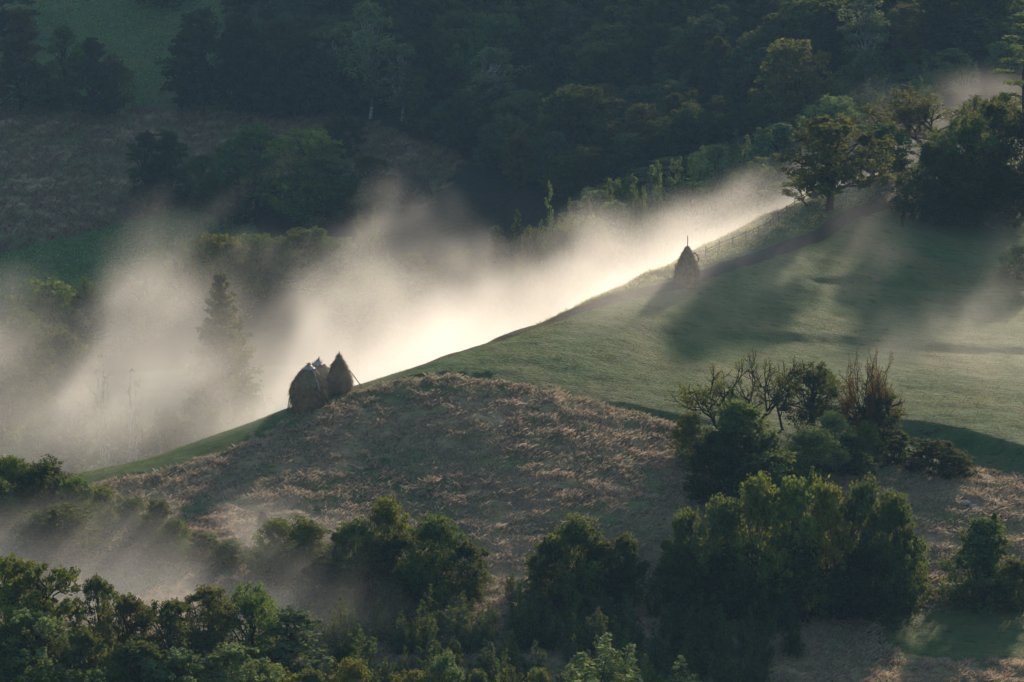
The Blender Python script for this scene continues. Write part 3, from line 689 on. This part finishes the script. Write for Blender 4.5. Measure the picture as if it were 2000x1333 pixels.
# ---------------- haystacks ----------------
def lathe(prof,seed,k=40,rows=26,amp=.13,shift=None):
    z=np.linspace(0,1,rows);r=np.interp(z,[p[0] for p in prof],[p[1] for p in prof]);V=[]
    for i in range(rows):
        for j in range(k):
            a=6.2832*j/k;rr=r[i]*(1+amp*(float(fbm(math.cos(a)*2+seed,math.sin(a)*2,z[i]*5))-.5)*2.4);V.append((math.cos(a)*rr,math.sin(a)*rr,z[i]))
    V=np.array(V);F=[(i*k+j,i*k+(j+1)%k,(i+1)*k+(j+1)%k,(i+1)*k+j) for i in range(rows-1) for j in range(k)];return V,np.array(F)
HP1=[(0,.78),(.12,.86),(.3,.97),(.45,1),(.6,.93),(.75,.70),(.88,.42),(.96,.17),(1,.03)]
def tuft(V,n,g,L,mt_):
    """loose straws standing off the surface"""
    i=g.integers(0,len(V),n);p=V[i]+g.normal(0,.05,(n,3));out=p*[1,1,0];out/=np.linalg.norm(out,axis=1)[:,None]+1e-6
    d=out*.5+g.normal(0,.4,(n,3))+[0,0,-.8];d/=np.linalg.norm(d,axis=1)[:,None];s=np.cross(d,g.normal(0,1,(n,3)));s/=np.linalg.norm(s,axis=1)[:,None]
    l=g.uniform(.4,1.2,(n,1))*L;return np.stack([p-s*.015,p+s*.015,p+s*.012+d*l,p-s*.012+d*l],1).reshape(-1,3)
def haystack(u,y,vt,vb_px_w,label,pole=.08,cap=True,props=(),prof=HP1,seed=0,group=None,color='hay',strap=None,name='haystack',cat='haystack',lean=0):
    g=np.random.default_rng(seed);z=-70
    for _ in range(5): x=(u-1000)/FP*(y*CP-z*SP);z=float(zbase(x,y))
    zz=gz(x,y);dep=y*CP-z*SP;Rr=vb_px_w*dep/FP/2;H=-y*math.tan(elev(vt))-zz
    r=obj(name,None,label=label,category=cat)
    if group: r['group']=group
    r.location=(x,y,zz)
    V,F=lathe(prof,seed);V=V*[Rr,Rr,H+.9]+[0,0,-.9];V[:,0]+=lean*V[:,2]
    n=len(V);tv=tuft(V,4500,g,.4,0);F2=np.arange(len(tv)).reshape(-1,4)+n
    obj('hay',mesh('hay',np.vstack([V,tv]),np.vstack([F,F2]),M[color],False),r)
    S=[((lean*H*.9,0,H*.9),(lean*H,0,H*(1+pole)),.07,.05)]
    if pole: tv,tf=tubes(S);obj('pole',mesh('pole',tv,tf,M['wood']),r)
    if cap:
        cp,cf=lathe([(0,1),(.35,.78),(.75,.36),(1,.06)],seed+3,24,8,.12);zc=.90*(H+.9)-.9
        rr=np.interp((zc+.9)/(H+.9),[p[0] for p in prof],[p[1] for p in prof])*Rr*1.06
        cp=cp*[rr,rr,(H-zc)*1.03]+[0,0,zc];cp[:,0]+=lean*cp[:,2];k=24
        a=np.arctan2(cp[:,1],cp[:,0]);low=cp[:,2]<zc+.1;cp[low,2]-=.18*np.sin(a[low]*3+seed)
        obj('plastic_cover',mesh('plastic_cover',cp,cf,M['tarp'],True),r)
        tw=[((lean*H,0,H*1.0),(g.uniform(-.3,.3),g.uniform(-.3,.1),H*1.0+g.uniform(.1,.45)),.04,.02) for _ in range(3)]
        tv,tf=tubes(tw,4);obj('twig',mesh('twig',tv,tf,M['wood']),r)
    if strap:
        a=strap;pts=[]
        for t in np.linspace(.90,.52,7):
            q=np.interp(t,[p[0] for p in prof],[p[1] for p in prof])*Rr*1.05;pts.append((math.cos(a)*q+lean*(t*(H+.9)-.9),math.sin(a)*q,t*(H+.9)-.9))
        tv,tf=tubes([(pts[i],pts[i+1],.09,.09) for i in range(6)],5);obj('board',mesh('board',tv,tf,M['stone']),r)
    for (ax,ay,az),(bx,by) in props:
        bz=gz(x+bx,y+by)-zz-.1
        tv,tf=tubes([((ax,ay,az),(bx,by,bz),.05,.07)],5);obj('prop_pole',mesh('prop_pole',tv,tf,M['wood']),r)
    return r
G='haystacks standing together on the ridge'
haystack(605,329.5,712,73,'largest haystack of the three, white plastic cover and pale board down its side',.05,True,[((-1.7,0,2.4),(-2.6,.1)),((-2.0,-.3,3.1),(-2.7,-.2))],seed=1,strap=-.95,group=G)
haystack(623,337.5,703,66,'haystack half hidden between the other two, with white plastic cover',.05,True,seed=2,group=G)
haystack(663,333.5,693,50,'slim pointed haystack on the right of the three, propped by a pole',.06,True,[((1.25,0,2.7),(2.7,.1))],[(0,.9),(.2,.97),(.35,1),(.5,.92),(.65,.74),(.8,.5),(.92,.22),(1,.03)],seed=4,group=G)
h=haystack(1342,372,482,45,'lone haystack with tall centre pole on the upper ridge beside the track',.30,False,[((-1.3,0,1.7),(-1.75,-.2)),((-1.5,.2,2.6),(-1.7,.4))],[(0,.95),(.15,.97),(.4,1),(.55,.9),(.7,.68),(.85,.42),(.95,.2),(1,.03)],seed=6)
pts=[(.55,0,3.9),(.95,0,4.0),(1.3,0,3.75),(1.5,0,3.3),(1.45,0,2.9),(1.15,0,2.75)]
tv,tf=tubes([(pts[i],pts[i+1],.09,.08) for i in range(5)],6);lv,_=leaves(pts,.16,26,.07,np.random.default_rng(3))
obj('hay_wisp',mesh('hay_wisp',np.vstack([tv,lv]),np.vstack([tf,np.arange(len(lv)).reshape(-1,4)+len(tv)]),M['hay']),h)
p=hit(513,1032,250)
haystack(513,p[1],1001,19,'small dark haycock on the brown slope beside the bushes',.12,False,[((-.3,0,.7),(-.8,-.1))],[(0,1),(.3,.9),(.6,.66),(.85,.38),(1,.08)],seed=8,color='darkhay',name='haycock',cat='haycock')
# dark hollow stump on the meadow
p=hit(1762,441,300);zz=gz(p[0],p[1]);r=obj('stump',None,label='small dark broken stump standing on the meadow below the grove',category='stump');r.location=(p[0],p[1],zz)
V,F=lathe([(0,.62),(.15,.5),(.45,.5),(.6,.75),(.8,1),(1,1.02)],9,14,12,.16);V=V*[.42,.42,1.85]+[0,0,-.15];tp=V[:,2]>1.5;V[tp,2]+=.25*np.sin(V[tp,0]*9)
obj('stem',mesh('stem',V,F,M['darkwood']),r)
S=[((.15,0,1.5),(.42,0,1.95),.08,.04),((-.2,0,1.4),(-.45,0,1.8),.07,.03)];tv,tf=tubes(S,5);obj('branch_stub',mesh('branch_stub',tv,tf,M['darkwood']),r)
# ---------------- fences ----------------
def fence(P,label,h,rails,step,seed,gap=()):
    g=np.random.default_rng(seed);P=np.array(P);seg=np.r_[0,np.cumsum(np.hypot(*np.diff(P,axis=0).T))];n=int(seg[-1]/step);s=np.linspace(0,seg[-1],n+1)
    xs=np.interp(s,seg,P[:,0]);ys=np.interp(s,seg,P[:,1]);zs=ground(xs,ys);r=obj('rail_fence',None,label=label,category='fence');r.location=(xs[0],ys[0],zs[0])
    q=np.c_[xs,ys,zs]-np.array([xs[0],ys[0],zs[0]])
    for k in range(n+1):
        tv,tf=tubes([(q[k]-[0,0,.3],q[k]+[g.normal(0,.07),0,h*g.uniform(.9,1.15)],.08,.07)],6);obj('post',mesh('post',tv,tf,M['wood']),r)
    for k in range(n):
        if k in gap: continue
        for z in rails:
            a,b=q[k]+[0,-.09,z+g.normal(0,.04)],q[k+1]+[0,-.09,z+g.normal(0,.04)];m=(a+b)/2-[0,0,.04]
            tv,tf=tubes([(a,m,.05,.055),(m,b,.055,.05)],6);obj('rail',mesh('rail',tv,tf,M['wood']),r)
def onpix(pts): 
    o=[]
    for u,v,y in pts:
        t=hit(u,v,y);o.append(t[:2])
    return o
fence(onpix([(1378,500,376),(1440,474,386),(1500,448,396),(1560,420,408),(1592,407,412)]),'weathered rail fence along the bright crest right of the lone haystack',1.15,(.45,.95),3.2,1)
fence([tuple(LIPW[6]+(1.5,4.2)),tuple(LIPW[7]+(.2,.8)),tuple((LIPW[7]+LIPW[8])/2+(.1,.8)),tuple(LIPW[8]+(.1,.8))],'pale pole fence beside the track at the upper right',.7,(.3,.6),3.,2,(2,))
for k,(t,dx,s) in enumerate([(.55,-.9,.45),(.75,-1.2,.38),(.35,-.8,.32)]):
    x,y=LIPW[7]+(LIPW[8]-LIPW[7])*t;y+=dx;g2=np.random.default_rng(k);V,F=lathe([(0,.8),(.3,1),(.7,.8),(1,.1)],k,9,6,.3);V=V*[s*1.5,s,s]+[0,0,-.1*s]
    o=obj('stone',mesh('stone',V,F,M['stone']),label=['pale stone in the middle of the track side at upper right','pale stone highest up the track side','pale stone lowest down the track side at upper right'][k],category='stone');o.location=(x,y,gz(x,y))
p=hit(1885,978,250)
for k,(dx,dy,s) in enumerate([(0,0,.5),(.9,-.4,.4),(1.3,-1.1,.45)]):
    V,F=lathe([(0,.9),(.3,1),(.7,.75),(1,.1)],k+20,10,6,.3);V=V*[s*1.4,s,s*.9]+[0,0,-.1*s]
    o=obj('stone',mesh('stone',V,F,M['stone']),label=['grey stone in the dry grass above the lone cone-shaped bush','smaller grey stone right of the first one in the dry grass','lowest grey stone in the dry grass at right'][k],category='stone');o.location=(p[0]+dx,p[1]+dy,gz(p[0]+dx,p[1]+dy))
# ---------------- mist: clouds of air-borne droplets held as density grids in world space ----------------
def volmat(name,aniso,col=(1,1,1),dens=1.):
    m=bpy.data.materials.new(name);m.use_nodes=True;nt=m.node_tree;nt.nodes.clear();out=nt.nodes.new('ShaderNodeOutputMaterial')
    v=nt.nodes.new('ShaderNodeVolumePrincipled');v.inputs['Color'].default_value=(*col,1);v.inputs['Density'].default_value=dens;v.inputs['Anisotropy'].default_value=aniso
    nt.links.new(v.outputs[0],out.inputs['Volume']);return m
def mist(name,lo,hi,s,fn,mt,label):
    nx_,ny_,nz_=[int((b-a)/s)+1 for a,b in zip(lo,hi)]
    zz,yy,xx=np.meshgrid(lo[2]+np.arange(nz_)*s,lo[1]+np.arange(ny_)*s,lo[0]+np.arange(nx_)*s,indexing='ij')
    d=fn(xx,yy,zz).astype(np.float32);e=min(4,nx_//6)
    for ax,n in ((2,nx_),(1,ny_),(0,nz_)):
        k=np.arange(n);f=sst(0,e,np.minimum(k,n-1-k).astype(float));sh=[1,1,1];sh[ax]=-1;d=d*f.reshape(sh)
    d[d<.0004]=0
    me=bpy.data.meshes.new(name);me.vertices.add(d.size);me.vertices.foreach_set('co',np.stack([xx,yy,zz],-1).astype(np.float32).ravel())
    me.attributes.new('dens','FLOAT','POINT').data.foreach_set('value',d.ravel().astype(np.float32));me.materials.append(mt)
    ob=obj(name,me,kind='stuff',label=label)
    ng=bpy.data.node_groups.new(name,'GeometryNodeTree');ng.interface.new_socket('Geometry',in_out='INPUT',socket_type='NodeSocketGeometry');ng.interface.new_socket('Geometry',in_out='OUTPUT',socket_type='NodeSocketGeometry')
    N=ng.nodes;L=ng.links.new;gi=N.new('NodeGroupInput');go=N.new('NodeGroupOutput');vc=N.new('GeometryNodeVolumeCube');si=N.new('GeometryNodeSampleIndex');na=N.new('GeometryNodeInputNamedAttribute');na.data_type='FLOAT';na.inputs[0].default_value='dens'
    si.data_type='FLOAT';si.domain='POINT';L(gi.outputs[0],si.inputs[0]);L(na.outputs[0],si.inputs['Value'])
    vc.inputs['Min'].default_value=lo;vc.inputs['Max'].default_value=[a+(n-1)*s for a,n in zip(lo,(nx_,ny_,nz_))]
    for k,v in zip('XYZ',(nx_,ny_,nz_)): vc.inputs['Resolution '+k].default_value=v
    pos=N.new('GeometryNodeInputPosition');sx=N.new('ShaderNodeSeparateXYZ');L(pos.outputs[0],sx.inputs[0])
    def Mt(op,a,b):
        m=N.new('ShaderNodeMath');m.operation=op
        for i_,v in enumerate((a,b)):
            if isinstance(v,(int,float)): m.inputs[i_].default_value=v
            else: L(v,m.inputs[i_])
        return m.outputs[0]
    I=[Mt('MINIMUM',Mt('MAXIMUM',Mt('ROUND',Mt('DIVIDE',Mt('SUBTRACT',sx.outputs[k],lo[k]),s),0),0),n-1) for k,n in enumerate((nx_,ny_,nz_))]
    L(Mt('ADD',Mt('ADD',I[0],Mt('MULTIPLY',I[1],nx_)),Mt('MULTIPLY',I[2],nx_*ny_)),si.inputs['Index']);L(si.outputs[0],vc.inputs['Density'])
    sm=N.new('GeometryNodeSetMaterial');sm.inputs['Material'].default_value=mt;L(vc.outputs[0],sm.inputs[0]);L(sm.outputs[0],go.inputs[0])
    ob.modifiers.new('mist','NODES').node_group=ng;return ob
CRX=np.array([pix(u,v,y)[:2] for u,v,y in [(-60,985,316),(150,925,322),(400,862,326),(560,800,331),(700,752,336),(870,696,343),(1000,650,350),(1150,589,364),(1320,513,387),(1450,465,406),(1590,400,428),(1690,352,447),(1900,300,462)]])
def gbase(xx,yy):
    return np.broadcast_to(zbase(xx[0],yy[0]),xx.shape)
def wisp(x,y,z,sc,amp=1.):
    """streaky noise whose streaks lean up and to the right"""
    a=(.7*x+.7*z);b=(-.7*x+.7*z)
    wx=(fbm(x/22,y/22,z/22,2)-.5)*16;wz=(fbm(x/22+9,y/22,z/22,2)-.5)*16
    return fbm((a+wx)/(sc*1.7),(y+.4*x)/(sc*4.5),(b+wz)/(sc*.75),4,.55)
MV=volmat('mist_valley',.62);MM=volmat('mist_meadow',.5)
def f_valley(x,y,z):
    gr=gbase(x,y);h=z-gr;yc=np.interp(x,CRX[:,0],CRX[:,1]);s=y-yc
    zc=np.interp(x,CRX[:,0],[zbase(a,b) for a,b in CRX]);top=zc+np.interp(x,[-75,-55,-42,-22,0,22,60],[15,11,14,9,1,-7,-9])
    n=wisp(x,y,z,9);n2=fbm(x/16+4,(y+.4*x)/70,z/16,3)
    edge=top-z+((n2-.5)*26+(n-.5)*20)*np.interp(x,[0,15],[1,.7])
    body=sst(-5,15,edge)*sst(0,1,(s+2)/np.interp(x,[-55,-30,-10,25],[34,26,10,16]))*sst(105,55,s)
    nf=wisp(x+40,y,z,4.5);d=.0165*np.interp(x,[-40,-15],[.8,1])*body*(.68+sst(.36,.64,n)*.9*(.25+1.5*sst(.32,.66,nf)))*(.12+.88*sst(-86,-75,z+16*sst(-46,-26,x)))
    d+=.03*sst(0,6,s)*sst(45,10,s)*sst(-4,8,zc+3-z+(n-.5)*14)*sst(-34,-8,x)*sst(45,22,x)
    d+=.018*sst(-7,-1,s)*sst(14,4,s)*sst(5,1,h)*sst(-40,-30,x)*sst(0,-12,x)*(.4+nf)
    d+=.022*sst(-26,-14,s)*sst(10,0,s)*sst(3.2,.5,h)*(sst(4,14,x)*sst(56,46,x)+.2*sst(-3.5,-1,s)*sst(4,0,x))*(.5+nf)
    return d*(h>-1)
def f_meadow(x,y,z):
    h=z-gbase(x,y);yc=np.interp(x,CRX[:,0],CRX[:,1])
    n=wisp(x,y,z,9);m=sst(4,22,x)*sst(80,66,x)*sst(335,350,y)*sst(0,-10,y-yc-14)
    return .006*m*sst(11,2,h)*(h>-1)*(.15+sst(.42,.62,n))
def f_low(x,y,z):
    h=z-gbase(x,y);n=wisp(x,y,z,7);m=sst(-8,-28,x)*.85+.15*sst(15,-5,x)
    return .022*m*sst(9,3,h+(n-.5)*6)*(h>-1)*sst(.38,.62,n)*sst(262,270,y)*sst(302,292,y)
mist('mist',(-66,260,-92),(4,304,-68),1.2,f_low,MM,'low grey mist between the bottom left trees and the bushes')
PF=[(pix(1712,235,456),4.5,5),(pix(1735,290,450),3.5,3.5),(pix(1900,188,492),6,3),(pix(1950,180,496),7,2.5)]
def f_puff(x,y,z):
    n=wisp(x,y,z,4);d=0
    for (a,b,c),rx,rz in PF: d=d+np.exp(-((x-a)/rx)**2-((y-b)/9)**2-((z-c)/rz)**2)
    return .009*d*sst(.35,.65,n)*(z-gbase(x,y)>-1)
mist('mist',(-84,322,-108),(92,508,-40),1.2,lambda x,y,z: f_valley(x,y,z)*sst(64,56,x)+f_meadow(x,y,z)+f_puff(x,y,z),MV,'bright sunlit fog bank rising behind the ridge and thinning over the right meadow')
# ---------------- thin air ----------------
V=np.array([(a,b,c) for a in (-1600,1600) for b in (-320,2600) for c in (-114,170)],float)
obj('haze',mesh('haze',V,np.array([(0,1,3,2),(4,6,7,5),(0,4,5,1),(2,3,7,6),(0,2,6,4),(1,5,7,3)]),volmat('thin_air',.0,(.38,.66,1),.00011)),kind='stuff')
